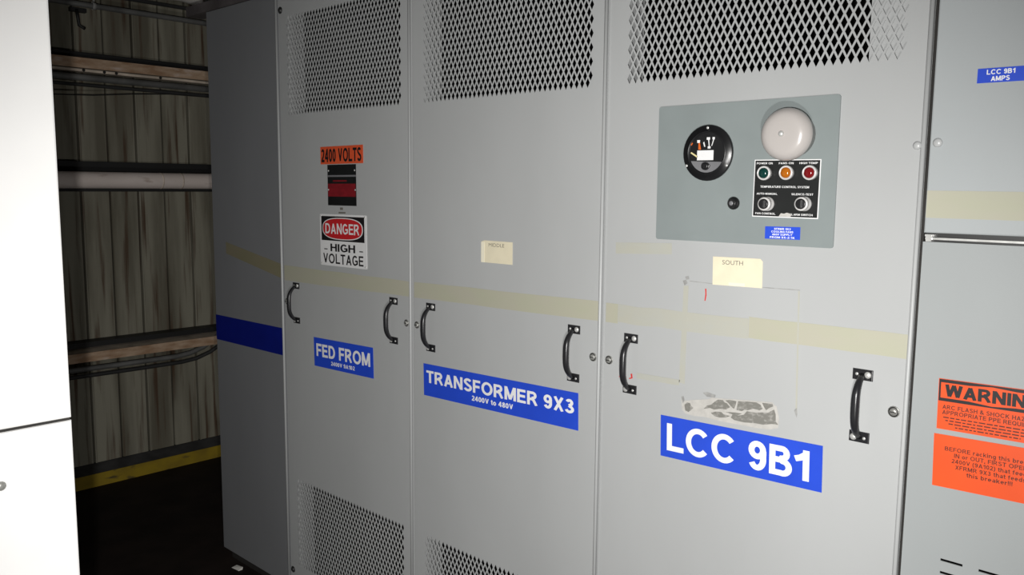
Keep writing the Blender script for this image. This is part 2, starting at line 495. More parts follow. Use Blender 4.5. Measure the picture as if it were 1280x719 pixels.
    if ch == 'a': return 0.55, [arc(0.26, 0.21, 0.26 - h, 0.22 - h, 90, 450, 16), [(0.55 - h, 0), (0.55 - h, 0.46)] + arc(0.28, 0.46, 0.27 - h, 0.28 - h, 0, 150, 10)]
    if ch == 'b': return 0.58, [[(h, 0), (h, 1)], bowl]
    if ch == 'c': return 0.54, [arc(0.29, 0.365, 0.29 - h, 0.375 - h, 45, 315, 18)]
    if ch == 'd': return 0.58, [[(0.58 - h, 0), (0.58 - h, 1)], bowl]
    if ch == 'e': return 0.58, [[(h, 0.37), (0.58 - h, 0.37)] + arc(0.29, 0.365, 0.29 - h, 0.375 - h, 5, 315, 18)]
    if ch == 'f': return 0.36, [[(0.16, 0), (0.16, 0.78)] + arc(0.36, 0.76, 0.2, 0.16, 170, 95, 6), [(0, 0.66), (0.34, 0.66)]]
    if ch == 'g': return 0.58, [bowl, [(0.58 - h, 0.73), (0.58 - h, -0.02)] + arc(0.29, -0.02, 0.29 - h, 0.18, 0, -150, 10)]
    if ch == 'h': return 0.58, [[(h, 0), (h, 1)], [(h, 0.4)] + arc(0.29, 0.4, 0.29 - h, 0.34 - h, 180, 0, 12) + [(0.58 - h, 0)]]
    if ch == 'i': return ST, [[(h, 0), (h, 0.73)], [(h, 0.84), (h, 1)]]
    if ch == 'k': return 0.56, [[(h, 0), (h, 1)], [(0.48, 0.73), (h, 0.28)], [(0.24, 0.44), (0.5, 0)]]
    if ch == 'n': return 0.58, [[(h, 0), (h, 0.73)], [(h, 0.4)] + arc(0.29, 0.4, 0.29 - h, 0.34 - h, 180, 0, 12) + [(0.58 - h, 0)]]
    if ch == 'r': return 0.38, [[(h, 0), (h, 0.73)], [(h, 0.42)] + arc(0.36, 0.42, 0.36 - h, 0.31 - h, 175, 85, 8)]
    if ch == 's':
        return 0.52, [arc(0.26, 0.54, 0.24 - h, 0.2 - h, 20, 230, 12) + [(0.26, 0.37)] + arc(0.26, 0.2, 0.26 - h, 0.21 - h, 55, -165, 14)]
    if ch == '(': return 0.3, [arc(0.4, 0.4, 0.32, 0.62, 115, 245, 12)]
    if ch == ')': return 0.3, [arc(-0.1, 0.4, 0.32, 0.62, 65, -65, 12)]
    if ch == '!': return ST, [[(h, 0.28), (h, 1)], [(h, 0), (h, 0.17)]]
    if ch == ',': return ST, [[(h, 0.17), (h, -0.05), (0.02, -0.16)]]
    if ch == '-': return 0.34, [[(0, 0.36), (0.34, 0.36)]]
    return None


def block_glyphs(txt, wt=1.0):
    """the same block capitals as (verts, faces, width) with cap height CAPH"""
    key = ('block', txt, wt)
    if key in _tc:
        return _tc[key]
    V, Fc, x = [], [], 0.0
    r = ST / 2 * wt
    for ci, ch in enumerate(txt):
        adv, paths = stroke_glyph(ch)
        for lay, pth in enumerate(paths):
            q = [Vector(p_) for p_ in pth]
            q = [p_ for i, p_ in enumerate(q) if i == 0 or (p_ - q[i - 1]).length > 1e-4]
            closed = (q[0] - q[-1]).length < 1e-3
            n = len(q)
            b = len(V)
            for i in range(n):
                if closed:
                    d0 = q[i] - (q[i - 1] if i > 0 else q[-2])
                    d1 = (q[i + 1] if i < n - 1 else q[1]) - q[i]
                else:
                    d0 = q[i] - q[max(i - 1, 0)]
                    d1 = q[min(i + 1, n - 1)] - q[i]
                if d0.length < 1e-6: d0 = d1
                if d1.length < 1e-6: d1 = d0
                d0, d1 = d0.normalized(), d1.normalized()
                n0, n1 = Vector((-d0.y, d0.x)), Vector((-d1.y, d1.x))
                mm = (n0 + n1)
                mm = mm.normalized() if mm.length > 1e-6 else n0
                k = r / max(0.5, mm.dot(n0))
                for sg in (1, -1):
                    p_ = q[i] + mm * (k * sg)
                    V.append(((x + p_.x) * CAPH, min(1.02, max(-0.3 if ch in 'g,()' else -0.02, p_.y)) * CAPH, lay + 5 * (ci % 2) + 0.04 * i))
            for i in range(n - 1):
                Fc.append((b + 2 * i, b + 2 * i + 1, b + 2 * i + 3, b + 2 * i + 2))
        x += adv + 0.085
    x0 = min(v[0] for v in V)
    x1 = max(v[0] for v in V)
    _tc[key] = ([(v[0] - x0, v[1], v[2]) for v in V], Fc, x1 - x0)
    return _tc[key]


class Flat:
    """a frame on a vertical sheet: local (u right, v up) about a centre, turned by rot degrees"""
    def __init__(s, cx, cz, w_, h_, rot=0.0, y=-0.0004):
        s.cx, s.cz, s.w, s.h, s.y = cx, cz, w_, h_, y
        s.c, s.s = math.cos(math.radians(rot)), math.sin(math.radians(rot))

    def p(s, u, v):
        return (s.cx + u * s.c - v * s.s, s.cz + u * s.s + v * s.c)

    def rect(s, u0, u1, v0, v1):
        return [s.p(u0, v0), s.p(u1, v0), s.p(u1, v1), s.p(u0, v1)]

    def plate(s, name, material, th=0.0008, rad=0.0, parent=None, u=None, label=None, dy=0.0):
        u0, u1, v0, v1 = u if u else (-s.w / 2, s.w / 2, -s.h / 2, s.h / 2)
        if rad:
            poly = []
            for cu, cv, a0 in ((u1 - rad, v0 + rad, -90), (u1 - rad, v1 - rad, 0), (u0 + rad, v1 - rad, 90), (u0 + rad, v0 + rad, 180)):
                for k in range(5):
                    a = math.radians(a0 + 22.5 * k)
                    poly.append(s.p(cu + rad * math.cos(a), cv + rad * math.sin(a)))
        else:
            poly = s.rect(u0, u1, v0, v1)
        mb = MB().prism(poly, s.y - dy - th, s.y - dy)
        return mb.build(name, material, parent, label)

    def text(s, mb, txt, u0, u1, v0, cap, dy, bold=0.02, align='C'):
        """letters filling u0..u1 (or with width None: natural), baseline v0, cap height cap"""
        vs_, fs, wd = block_glyphs(txt, bold) if bold >= 0.5 else glyphs(txt, bold)
        sy = cap / CAPH
        sx = (u1 - u0) / wd
        mb.add([(s.p(u0 + x * sx, v0 + y * sy)[0], s.y - dy - l_ * 0.00008, s.p(u0 + x * sx, v0 + y * sy)[1]) for x, y, l_ in vs_], fs)
        return mb


# ------------------------------------------------------------------ the setting
def structure(o, label=None):
    o['kind'] = 'structure'
    if label:
        o['label'] = label
    return o


XW = -1.95          # siding face of the left wall
structure(MB().box(-2.1, 5.2, -4.5, 3.0, -0.1, 0.0).build('floor', 'floor'), 'dark dirty floor beside the grey cabinets')
structure(MB().box(-2.1, 5.2, -4.5, 3.0, 3.6, 3.7).build('ceiling', 'ceiling'), 'dark ceiling deck above the cabinets')
structure(MB().box(-2.1, 5.2, 2.9, 3.0, 0.0, 3.6).build('wall_back', 'sheathing'), 'dark back wall behind the cabinets')
wall = structure(MB().box(-2.1, XW - 0.02, -4.5, 2.9, 0.0, 3.6).build('wall_left', 'sheathing'),
                 'stained olive siding wall behind the pipes')
# siding planks, 0.152 m apart, with rounded edges and a raised lip on every second one
PW = 0.152


def plank_mesh(lip):
    mb = MB()
    h = PW / 2 - 0.003
    prof = [(-h, 0.0), (-h, 0.014), (-h + 0.004, 0.02), (h - 0.006, 0.02), (h, 0.012), (h, 0.0)]
    if lip:
        prof = [(-h, 0.0), (-h, 0.024), (-h + 0.005, 0.026), (-h + 0.009, 0.02), (h - 0.006, 0.02), (h, 0.012), (h, 0.0)]
    n = len(prof)
    for z in (0.0, 3.45):
        mb.v += [(x, y, z) for y, x in prof]
    for i in range(n):
        j = (i + 1) % n
        mb.face_((i, j, n + j, n + i))
    mb.face_(range(n))
    mb.face_([n + i for i in range(n)][::-1])
    return mb.mesh('siding_plank')


pm = [plank_mesh(False), plank_mesh(True)]
for q in pm:
    q.materials.append(M['siding'])
for k in range(-17, 16):
    yc = 0.14 + PW * (k + 0.5)
    link('siding_plank', pm[k % 2], None, wall, (XW - 0.02, yc, 0.1))
# yellow kerb along the foot of the wall
curb = MB()
curb.box(XW - 0.0, -1.845, -4.4, 2.88, 0.0, 0.072)
curb_o = structure(curb.build('baseboard_left', 'curb_yellow'), 'yellow painted kerb along the foot of the siding wall')
link('kerb_top', MB().add([(XW, -4.4, 0.098), (-1.846, -4.4, 0.073), (-1.846, 2.88, 0.073), (XW, 2.88, 0.098),
                           (XW, -4.4, 0.0725), (XW, 2.88, 0.0725)],
                          [(0, 1, 2, 3), (0, 4, 1), (3, 2, 5), (1, 4, 5, 2), (0, 3, 5, 4)]).mesh('kerb_top'), 'curb_top', curb_o)

# ------------------------------------------------------------------ transformer cabinet
PN = 0.76           # front panel pitch
ZB, ZT = 0.05, 2.346
T = 0.012           # door thickness
XE = -0.536         # left end
XR = 2.2775         # right end
YD = 1.15           # depth
tr = empty('transformer_cabinet', ((XE + XR) / 2, YD / 2, 0))
tag(tr, 'long grey metal transformer cabinet with three handled front panels and diamond mesh vents', 'cabinet')
en = MB()
en.box(XE, XE + 0.004, T + 0.003, YD, ZB, ZT)
en.box(XR - 0.004, XR, T + 0.003, YD, ZB, ZT)
en.box(XE + 0.004, XR - 0.004, YD - 0.004, YD, ZB, ZT)
en.box(XE + 0.004, XR - 0.004, T + 0.003, YD - 0.004, ZT - 0.004, ZT)
en.box(XE + 0.004, XR - 0.004, T + 0.003, YD - 0.004, ZB, ZB + 0.004)
en.build('enclosure', 'paint', tr)
MB().box(XE + 0.02, XR - 0.02, 0.03, YD - 0.03, 0.0, ZB).build('plinth', 'plinth', tr, label='black recessed base')
ln = MB()
for a in ((XE + 0.006, XE + 0.01, 0.02, YD - 0.01, ZB + 0.006, ZT - 0.006), (XR - 0.01, XR - 0.006, 0.1, YD - 0.01, ZB + 0.006, ZT - 0.006),
          (XE + 0.012, XR - 0.012, YD - 0.5, YD - 0.49, ZB + 0.006, ZT - 0.006), (XE + 0.012, XR - 0.012, 0.1, YD - 0.5, ZT - 0.012, ZT - 0.008),
          (XE + 0.012, XR - 0.012, 0.1, YD - 0.5, ZB + 0.006, ZB + 0.01)):
    ln.box(*a)
ln.build('interior_lining', 'dark', tr, label='black cabinet interior')
# vertical posts behind the panel joints
for k in range(3):
    x = k * PN
    MB().box(x - 0.022, x + 0.048, T + 0.003, 0.085, ZB + 0.01, ZT - 0.01).build('frame_post', 'paint', tr)
MB().box(2.157, XR - 0.006, T + 0.003, 0.02, ZB + 0.01, ZT - 0.01).build('frame_post', 'paint', tr)


def tape(parent, x0, x1, za0, za1, zb0, zb1, name='masking_tape', material='tape', label='faded yellowed masking tape', y=-0.0004, seg=1, jit=0.0):
    top, bot = [], []
    for i in range(seg + 1):
        t = i / seg
        x = x0 + (x1 - x0) * t
        j = random.uniform(-jit, jit)
        bot.append((x, za0 + (zb0 - za0) * t + j))
        top.append((x, za1 + (zb1 - za1) * t + j))
    return MB().prism(bot + top[::-1], y - 0.0003, y).build(name, material, parent, label)


# plain end panel
ep = MB().slab(XE, -0.006, 0.0, T, ZB, ZT, 0.003).build('end_panel', 'paint_shaded', tr)
MB().tube([(-0.008, 0.0022, ZB), (-0.008, 0.0022, ZT)], 0.0048, 10).build('folded_edge', 'paint', ep)
tape(ep, -0.43, -0.006, 1.36, 1.408, 1.29, 1.345, material='tape_shaded', seg=3)

# screws and fasteners share their meshes
fast_me = MB()
fast_me.lathe(0, 0, 0, [(0.0118, 0), (0.0118, 0.0012), (0.0105, 0.002), (0.0078, 0.002), (0.0075, 0.0048), (0.006, 0.0062), (0.002, 0.0066)], 14)
fast_me.cur = 1
fast_me.lathe(0, 0, 0, [(0.0103, 0.0021), (0.0082, 0.0023)], 14)
fast_me.box(-0.0058, 0.0058, -0.0069, -0.006, -0.0011, 0.0011)
fast_me = fast_me.mesh('captive_bolt', mats=['fastener', 'screw_dark'])
dark_me = MB().lathe(0, 0, 0, [(0.0125, 0), (0.0125, 0.002), (0.008, 0.0026), (0.0078, 0.006), (0.005, 0.0075)], 14).mesh('dark_bolt')
dark_me.materials.append(M['screw_dark'])
scr_me = MB().lathe(0, 0, 0, [(0.0072, 0), (0.0072, 0.001), (0.0062, 0.0026), (0.0035, 0.0038), (0.0008, 0.0042)], 10).mesh('screw')
scr_me.materials.append(M['steel'])
scs_me = MB().lathe(0, 0, 0, [(0.0034, 0), (0.0034, 0.0008), (0.0028, 0.0016), (0.001, 0.002)], 8).mesh('screw')
scs_me.materials.append(M['steel'])

# pull handle: two plates and a bowed grip, origin at its middle on the sheet
hb = MB()
for sz in (1, -1):
    zc = sz * 0.0655
    hb.slab(-0.0205, 0.0205, -0.0035, -0.0001, zc - 0.0115, zc + 0.0115, 0.0018)
pts, rad = [], []
for i in range(17):
    t = -1 + i / 8
    z = 0.0655 * math.copysign(abs(t) ** 0.85, t)
    bow = (1 - abs(t) ** 3.0)
    pts.append((0.0, -0.0035 - 0.031 * bow, z))
    rad.append(0.0062 + 0.0026 * (1 - t * t))
hb.tube(pts, rad, 10, flat=0.8)
hd_me = hb.mesh('handle')
hd_me.materials.append(M['handle'])


def grille_mesh(x0, z0, nx, nz, p=0.018, q=0.035, hole=0.74, y0=0.0, y1=0.0009):
    """expanded diamond mesh: rhombic cells with a rhombic hole, half cells closing the border"""
    mb = MB()
    for i in range(nx + 1):
        for j in range(nz + 1):
            if (i + j) % 2:
                continue
            cx, cz = x0 + i * p / 2, z0 + j * q / 2
            R, U, L, D = (cx + p / 2, cz), (cx, cz + q / 2), (cx - p / 2, cz), (cx, cz - q / 2)
            edge = i in (0, nx) or j in (0, nz)
            if edge:
                poly = []
                c = (cx, cz)
                if i == 0 and j == 0: poly = [c, R, U]
                elif i == nx and j == 0: poly = [c, U, L]
                elif i == 0 and j == nz: poly = [c, D, R]
                elif i == nx and j == nz: poly = [c, L, D]
                elif i == 0: poly = [D, R, U]
                elif i == nx: poly = [U, L, D]
                elif j == 0: poly = [L, R, U]
                else: poly = [L, D, R]
                mb.add([(a, y0, b) for a, b in poly], [tuple(range(len(poly)))])
                continue
            out = [R, U, L, D]
            inn = [(cx + (a - cx) * hole, cz + (b - cz) * hole) for a, b in out]
            vs_ = [(a, y0, b) for a, b in out] + [(a, y0, b) for a, b in inn] + [(a, y1, b) for a, b in inn]
            fs = []
            for k in range(4):
                n = (k + 1) % 4
                fs.append((k, n, 4 + n, 4 + k))
                fs.append((4 + k, 4 + n, 8 + n, 8 + k))
            mb.add(vs_, fs)
    return mb


NX, NZ = 73, 21
GW, GH = NX * 0.009, NZ * 0.0175
GX = 0.0585
g_me = grille_mesh(0, 0, NX, NZ).mesh('ventilation_mesh')
g_me.materials.append(M['paint'])
doors = []
side = ('left', 'middle', 'right')
for k in range(3):
    x0, x1 = k * PN + 0.011, (k + 1) * PN - 0.006
    if k == 2:
        x1 = XR
    gx = k * PN + GX
    holes = [(gx, gx + GW, 1.894, 1.894 + GH), (gx, gx + GW, 0.155, 0.155 + GH)]
    db = MB()
    db.sheet(x0, x1, ZB, ZT, holes, 0.0, 0.0022)
    # folded edges
    db.box(x0, x0 + 0.002, 0.0022, T, ZB, ZT)
    db.box(x1 - 0.002, x1, 0.0022, T, ZB, ZT)
    d = db.build('door', 'paint', tr)
    # rounded right-hand fold that catches the light
    MB().tube([(x1 - 0.003, 0.0022, ZB), (x1 - 0.003, 0.0022, ZT)], 0.0048, 10).build('folded_edge', 'paint', d)
    for gz in (1.894, 0.155):
        link('ventilation_mesh', g_me, None, d, (gx, 0, gz), 'diamond-hole ventilation mesh')
    for hx in (k * PN + 0.0925, k * PN + 0.6685):
        link('handle', hd_me, None, d, (hx, 0, 1.205), 'black bowed pull handle')
        for sz in (1, -1):
            big = 0.011 if sz > 0 else -0.011
            link('handle_screw', scr_me, None, d, (hx + big, -0.0035, 1.205 + sz * 0.0665))
            link('handle_screw', scs_me, None, d, (hx - big, -0.0035, 1.205 + sz * 0.0665))
    for bx_ in ((k * PN + 0.0255), (k + 1) * PN - 0.0265):
        link('captive_bolt', fast_me, None, d, (bx_, 0, 1.205))
    for bz in (2.279, 0.133):
        link('edge_bolt', dark_me, None, d, (k * PN + 0.0265, 0, bz))
    doors.append(d)
# painted-over bolt high on the right panel edge
link('edge_bolt', MB().lathe(0, 0, 0, [(0.008, 0), (0.008, 0.003), (0.005, 0.0055), (0.001, 0.006)], 12).mesh('edge_bolt'), 'painted_bolt',
     doors[2], (face(1147, 182)[0], 0, face(1147, 182)[1]))
# tape band over the doors
tape(doors[0], 0.012, 0.752, 1.285, 1.343, 1.294, 1.343, seg=6, jit=0.002)
tape(doors[1], 0.772, 1.513, 1.293, 1.343, 1.302, 1.354, seg=6, jit=0.001)
tape(doors[2], 1.532, 1.57, 1.303, 1.353, 1.303, 1.353)
tape(doors[2], 1.571, 1.93, 1.306, 1.352, 1.312, 1.358, material='tape_faint', seg=6, jit=0.002)
tape(doors[2], 1.931, 2.274, 1.313, 1.361, 1.316, 1.365, seg=6, jit=0.001)


# marks left on the right door
def quad_px(parent, name, material, px, label=None, y=-0.0008, th=0.0003):
    return MB().prism([face(*q) for q in px], y - th, y).build(name, material, parent, label)


D3 = doors[2]
quad_px(D3, 'tape_residue', 'tape_faint', [(855, 357), (861, 357), (856, 480), (849, 478)], 'faint vertical strip of glue')
quad_px(D3, 'tape_residue', 'tape_faint', [(796, 466), (850, 475), (849, 482), (796, 473)], 'faint strip of glue')
quad_px(D3, 'tape_residue', 'tape_faint', [(770, 303), (840, 304), (840, 318), (770, 317)], 'faint yellowed glue patch', y=-0.0005)
quad_px(D3, 'paper_outline', 'smudge', [(862, 351), (892, 354.5), (892, 355.3), (862, 351.8)], 'thin dirt line of a removed sheet')
quad_px(D3, 'paper_outline', 'smudge', [(953, 359), (1000, 362.5), (1000, 363.3), (953, 359.8)], 'thin dirt line of a removed sheet')
quad_px(D3, 'paper_outline', 'tape_faint', [(998, 364), (1000, 364), (996.5, 515), (994.5, 515)], 'thin line of a removed sheet')
for sp in ([(857, 346), (861, 345), (862, 349), (858, 350)], [(854, 351), (858, 350), (860, 354), (856, 357)],
           [(879, 491), (884, 490), (895, 494), (894, 497), (884, 496)], [(993, 513), (996, 510), (997, 518), (996, 522)],
           [(852, 496), (855, 495), (856, 501), (854, 504)]):
    quad_px(D3, 'smudge_mark', 'smudge', sp, 'small dark smudge', y=-0.0012)
quad_px(D3, 'torn_paper', 'torn_paper', [(852, 499), (858, 501), (866, 500), (886, 499), (890, 497), (900, 498), (930, 500), (966, 503), (968, 506), (971, 508), (974, 522), (973, 535),
                                         (962, 537), (945, 535), (925, 531), (903, 527), (880, 521), (868, 520), (857, 517), (853, 512)], 'torn remains of a paper label', y=-0.0009)
for gp_ in ([(856, 506), (859, 503), (863, 504), (864, 507), (867, 510), (865, 512), (861, 515), (857, 513)],
            [(880, 511), (884, 507), (889, 506), (894, 502), (898, 499.5), (904, 500), (906, 503), (909, 504), (913, 509), (908, 512), (901, 511), (893, 512), (888, 510)],
            [(907, 500.5), (913, 500), (921, 501.5), (920, 506), (918, 511), (915, 509), (911, 504)],
            [(923, 501.5), (935, 502), (946, 503), (951, 506), (954, 511), (950, 513), (942, 511), (935, 513), (931, 512), (928, 514), (921, 512.5)],
            [(953, 503.5), (966, 505), (967, 508), (962, 510), (958, 513), (955, 508)],
            [(889, 516), (895, 514.5), (902, 515), (905, 518), (913, 520), (908, 522), (900, 522), (893, 520)],
            [(907, 515), (918, 515.5), (928, 517), (922, 519.5), (930, 518.5), (934, 514), (945, 516), (953, 515.5), (960, 516), (968, 512), (970, 518), (970, 527), (973, 531),
             (965, 530), (955, 531), (944, 529), (930, 528), (918, 525), (914, 522), (916, 518)]):
    quad_px(D3, 'glue_patch', 'residue', gp_, 'grey glue left by a torn label', y=-0.0014)
quad_px(D3, 'marker_stroke', 'red_marker', [(881.6, 361), (883.2, 361), (883.4, 369), (882.2, 376), (880.8, 376), (881.9, 368)], 'short red marker stroke')
quad_px(D3, 'marker_stroke', 'red_marker', [(788.5, 467.5), (790.5, 467), (791, 473), (787, 474), (786.5, 472.5), (789, 472)], 'small red marker stroke')
quad_px(D3, 'marker_stroke', 'red_marker', [(774, 470), (776.5, 469.5), (776.5, 471), (774, 471.5)], 'small red marker stroke')
# tiny stencilled marks under the name plate on the left door
quad_px(doors[0], 'stencil_mark', 'pencil', [(425.2, 259.5), (428.8, 259.5), (428.8, 262.5), (425.2, 262.5)], 'tiny dark stencil mark', y=-0.0005)
quad_px(doors[0], 'stencil_mark', 'pencil', [(423.5, 265), (432, 265.2), (432, 267.2), (423.5, 267)], 'tiny dark stencil mark', y=-0.0005)

# ------------------------------------------------------------------ switchgear cabinet on the right
SX0, SX1 = 2.2865, 3.06
sw = empty('switchgear_cabinet', ((SX0 + SX1) / 2, YD / 2, 0))
tag(sw, 'pale grey switchgear cabinet with orange warning stickers at the right edge', 'cabinet')
sb = MB()
sb.box(SX0, SX0 + 0.004, 0.02, YD, ZB, ZT)
sb.box(SX1 - 0.004, SX1, 0.02, YD, ZB, ZT)
sb.box(SX0 + 0.004, SX1 - 0.004, YD - 0.004, YD, ZB, ZT)
sb.box(SX0 + 0.004, SX1 - 0.004, 0.02, YD - 0.004, ZT - 0.004, ZT)
sb.box(SX0 + 0.004, SX1 - 0.004, 0.02, YD - 0.004, ZB, ZB + 0.004)
sb.build('enclosure', 'paint_sw', sw)
MB().box(SX0 + 0.02, SX1 - 0.02, 0.03, YD - 0.03, 0, ZB).build('plinth', 'plinth', sw, label='black recessed base')
MB().box(SX0 + 0.01, SX1 - 0.01, 0.06, 0.07, ZB + 0.01, ZT - 0.01).build('interior_lining', 'dark', sw, label='black cabinet interior')
MB().box(XR + 0.0026, SX0 - 0.0003, 0.005, 0.03, ZB, ZT).build('dark_joint_strip', 'plinth', sw, 'dark strip added in the gap beside the transformer cabinet')  # added strip, keeps the gap black where the lamps would light it
ud = MB().slab(SX0, SX1, 0.0, 0.02, 1.566, ZT, 0.003).build('upper_door', 'paint_sw_up', sw)
slots = []
for c in range(5):
    for r_ in range(9):
        sx = 2.3585 + c * 0.0675 + (0.0 if r_ % 2 == 0 else 0.0005)
        slots.append((round(sx, 4), round(sx + 0.0395, 4), round(0.9255 - r_ * 0.0258, 4), round(0.9305 - r_ * 0.0258, 4)))
ldr = MB().sheet(SX0, SX1, ZB, 1.549, slots, 0.0, 0.003)
ldr.box(SX0, SX0 + 0.003, 0.003, 0.02, ZB, 1.549)
ldr.box(SX1 - 0.003, SX1, 0.003, 0.02, ZB, 1.549)
ldr.box(SX0 + 0.003, SX1 - 0.003, 0.003, 0.02, 1.546, 1.549)
ldo = ldr.build('lower_door', 'paint_sw', sw)
# hinge strip between the doors
hs = MB().box(SX0 + 0.004, SX1, 0.004, 0.02, 1.549, 1.566).build('hinge_strip', 'screw_dark', sw, 'dark joint between the doors')
MB().box(SX0 + 0.004, SX1, -0.001, 0.004, 1.5535, 1.5575).build('hinge_bar', 'steel', hs, 'bright metal bar')
MB().box(SX0 + 0.004, SX0 + 0.021, -0.004, 0.004, 1.5595, 1.5635).box(SX0 + 0.006, SX0 + 0.016, -0.005, 0.003, 1.550, 1.5625).build('hinge_clip', 'steel', hs, 'bright hinge clip')
bl = MB().lathe(0, 0, 0, [(0.0085, 0), (0.0085, 0.003), (0.0062, 0.0055), (0.001, 0.0062)], 14).mesh('door_bolt')
link('door_bolt', bl, 'painted_bolt', ud, (face(1172.5, 178.5)[0], 0, face(1172.5, 178.5)[1]))
link('door_bolt', bl, 'painted_bolt', ud, (SX1 - 0.02, 0, face(1172.5, 178.5)[1]))
tape(ud, SX0 + 0.002, SX1 - 0.002, 1.595, 1.647, 1.592, 1.643)

# ------------------------------------------------------------------ labels and signs on the fronts
BL = 'blue adhesive labels'


def blue_label(name, cx, cz, w_, h_, rot, lines, label, bold=1.0, group=BL, material='blue'):
    f = Flat(cx, cz, w_, h_, rot)
    o = f.plate(name, material)
    tag(o, label, 'label', group)
    if lines:
        for txt, u0, u1, v0, cap in lines:
            f.text(MB(), txt, u0 * w_, u1 * w_, v0 * h_, cap * h_, 0.0012, bold).build('lettering', 'white_vinyl', o, 'white printed lettering')
    return o


blue_label('equipment_label', 0.380, 1.041, 0.354, 0.107, 1.4,
           [('FED FROM', -0.455, 0.455, -0.14, 0.44), ('2400V 9A102', -0.2, 0.2, -0.37, 0.135)], 'blue label reading FED FROM on the left door')
blue_label('equipment_label', 1.133, 1.041, 0.630, 0.103, 1.3,
           [('TRANSFORMER 9X3', -0.478, 0.478, -0.08, 0.38), ('2400V to 480V', -0.15, 0.12, -0.33, 0.15)],
           'long blue label reading TRANSFORMER 9X3 on the middle door')
blue_label('equipment_label', 1.912, 1.046, 0.407, 0.103, 1.6,
           [('LCC 9B1', -0.455, 0.43, -0.33, 0.66)], 'blue label reading LCC 9B1 in large letters on the right door', bold=1.0)
blue_label('equipment_label', -0.271, 1.041, 0.526, 0.107, 0.5, [], 'plain navy blue strip without lettering on the end panel', material='shaded')
blue_label('equipment_label', 2.399, 1.855, 0.076, 0.026, -0.4,
           [('LCC 9B1', -0.3, 0.3, 0.06, 0.33), ('AMPS', -0.2, 0.2, -0.4, 0.33)], 'small blue label reading LCC 9B1 AMPS on the switchgear')

# orange voltage sticker
f = Flat(0.390, 1.750, 0.247, 0.061, 0.4)
o = tag(f.plate('voltage_sign', 'orange_dull'), 'orange sticker reading 2400 VOLTS above the black name plate', 'sign')
f.text(MB(), '2400 VOLTS', -0.117, 0.115, -0.0235, 0.046, 0.0012, 1.0).build('lettering', 'ink', o, 'black lettering')

# black and red engraved name plate
f = Flat(0.391, 1.6465, 0.165, 0.141, 0.3)
o = tag(f.plate('name_plate', 'black_plate', 0.0015), 'black engraved name plate with a red band under the orange sticker', 'sign')
f.plate('engraving_band', 'red_dull', 0.0004, u=(-0.08, 0.08, -0.0395, 0.005), parent=o, dy=0.0016, label='dull red band')
f.plate('engraving_band', 'red_dull', 0.0004, u=(-0.05, 0.03, 0.012, 0.017), parent=o, dy=0.0016, label='dull red engraving')
f.plate('divider', 'gauge_grey', 0.0004, u=(-0.0825, 0.0825, 0.0285, 0.0345), parent=o, dy=0.0016, label='pale dividing line')
for u_, v_ in ((-0.078, -0.016), (0.078, -0.016), (-0.076, 0.05), (0.076, 0.05)):
    c = f.p(u_, v_)
    link('screw', scs_me, None, o, (c[0], f.y - 0.0015, c[1]))

# DANGER HIGH VOLTAGE
f = Flat(0.393, 1.454, 0.272, 0.182, 0.4)
o = tag(f.plate('danger_sign', 'enamel_white', 0.0012, rad=0.004), 'white sign reading DANGER HIGH VOLTAGE with a red oval', 'sign')
f.plate('header', 'ink', 0.0003, u=(-0.127, 0.124, -0.002, 0.084), parent=o, dy=0.0013, label='black header panel')


def oval(f, a, b, cu, cv, th, dy, name, material, parent, label=None):
    poly = []
    for k in range(48):
        t = 2 * math.pi * k / 48
        cc, ss = math.cos(t), math.sin(t)
        e = 0.75
        poly.append(f.p(cu + a * math.copysign(abs(cc) ** e, cc), cv + b * math.copysign(abs(ss) ** e, ss)))
    return MB().prism(poly, f.y - dy - th, f.y - dy).build(name, material, parent, label)


oval(f, 0.118, 0.0385, -0.0015, 0.041, 0.0003, 0.0018, 'oval_rim', 'enamel_white', o, 'white oval rim')
oval(f, 0.1135, 0.0355, -0.0015, 0.041, 0.0003, 0.0023, 'oval', 'red', o, 'red oval')
f.text(MB(), 'DANGER', -0.101, 0.098, 0.0225, 0.037, 0.003, 0.85).build('lettering', 'enamel_white', o, 'white lettering')
f.text(MB(), 'HIGH', -0.074, 0.072, -0.0395, 0.027, 0.0018, 1.0).build('lettering', 'ink', o, 'black lettering')
f.text(MB(), 'VOLTAGE', -0.119, 0.117, -0.083, 0.0355, 0.0018, 0.85).build('lettering', 'ink', o, 'black lettering')
MB().prism(f.rect(-0.112, -0.092, -0.0345, -0.031), f.y - 0.0019, f.y - 0.0016).build('dash', 'ink', o)
MB().prism(f.rect(0.095, 0.115, -0.0345, -0.031), f.y - 0.0019, f.y - 0.0016).build('dash', 'ink', o)
for u_, v_ in ((-0.13, 0.086), (0.13, 0.086), (-0.13, -0.086), (0.13, -0.086)):
    c = f.p(u_ * 0.985, v_ * 0.98)
    link('screw', scs_me, None, o, (c[0], f.y - 0.0012, c[1]))

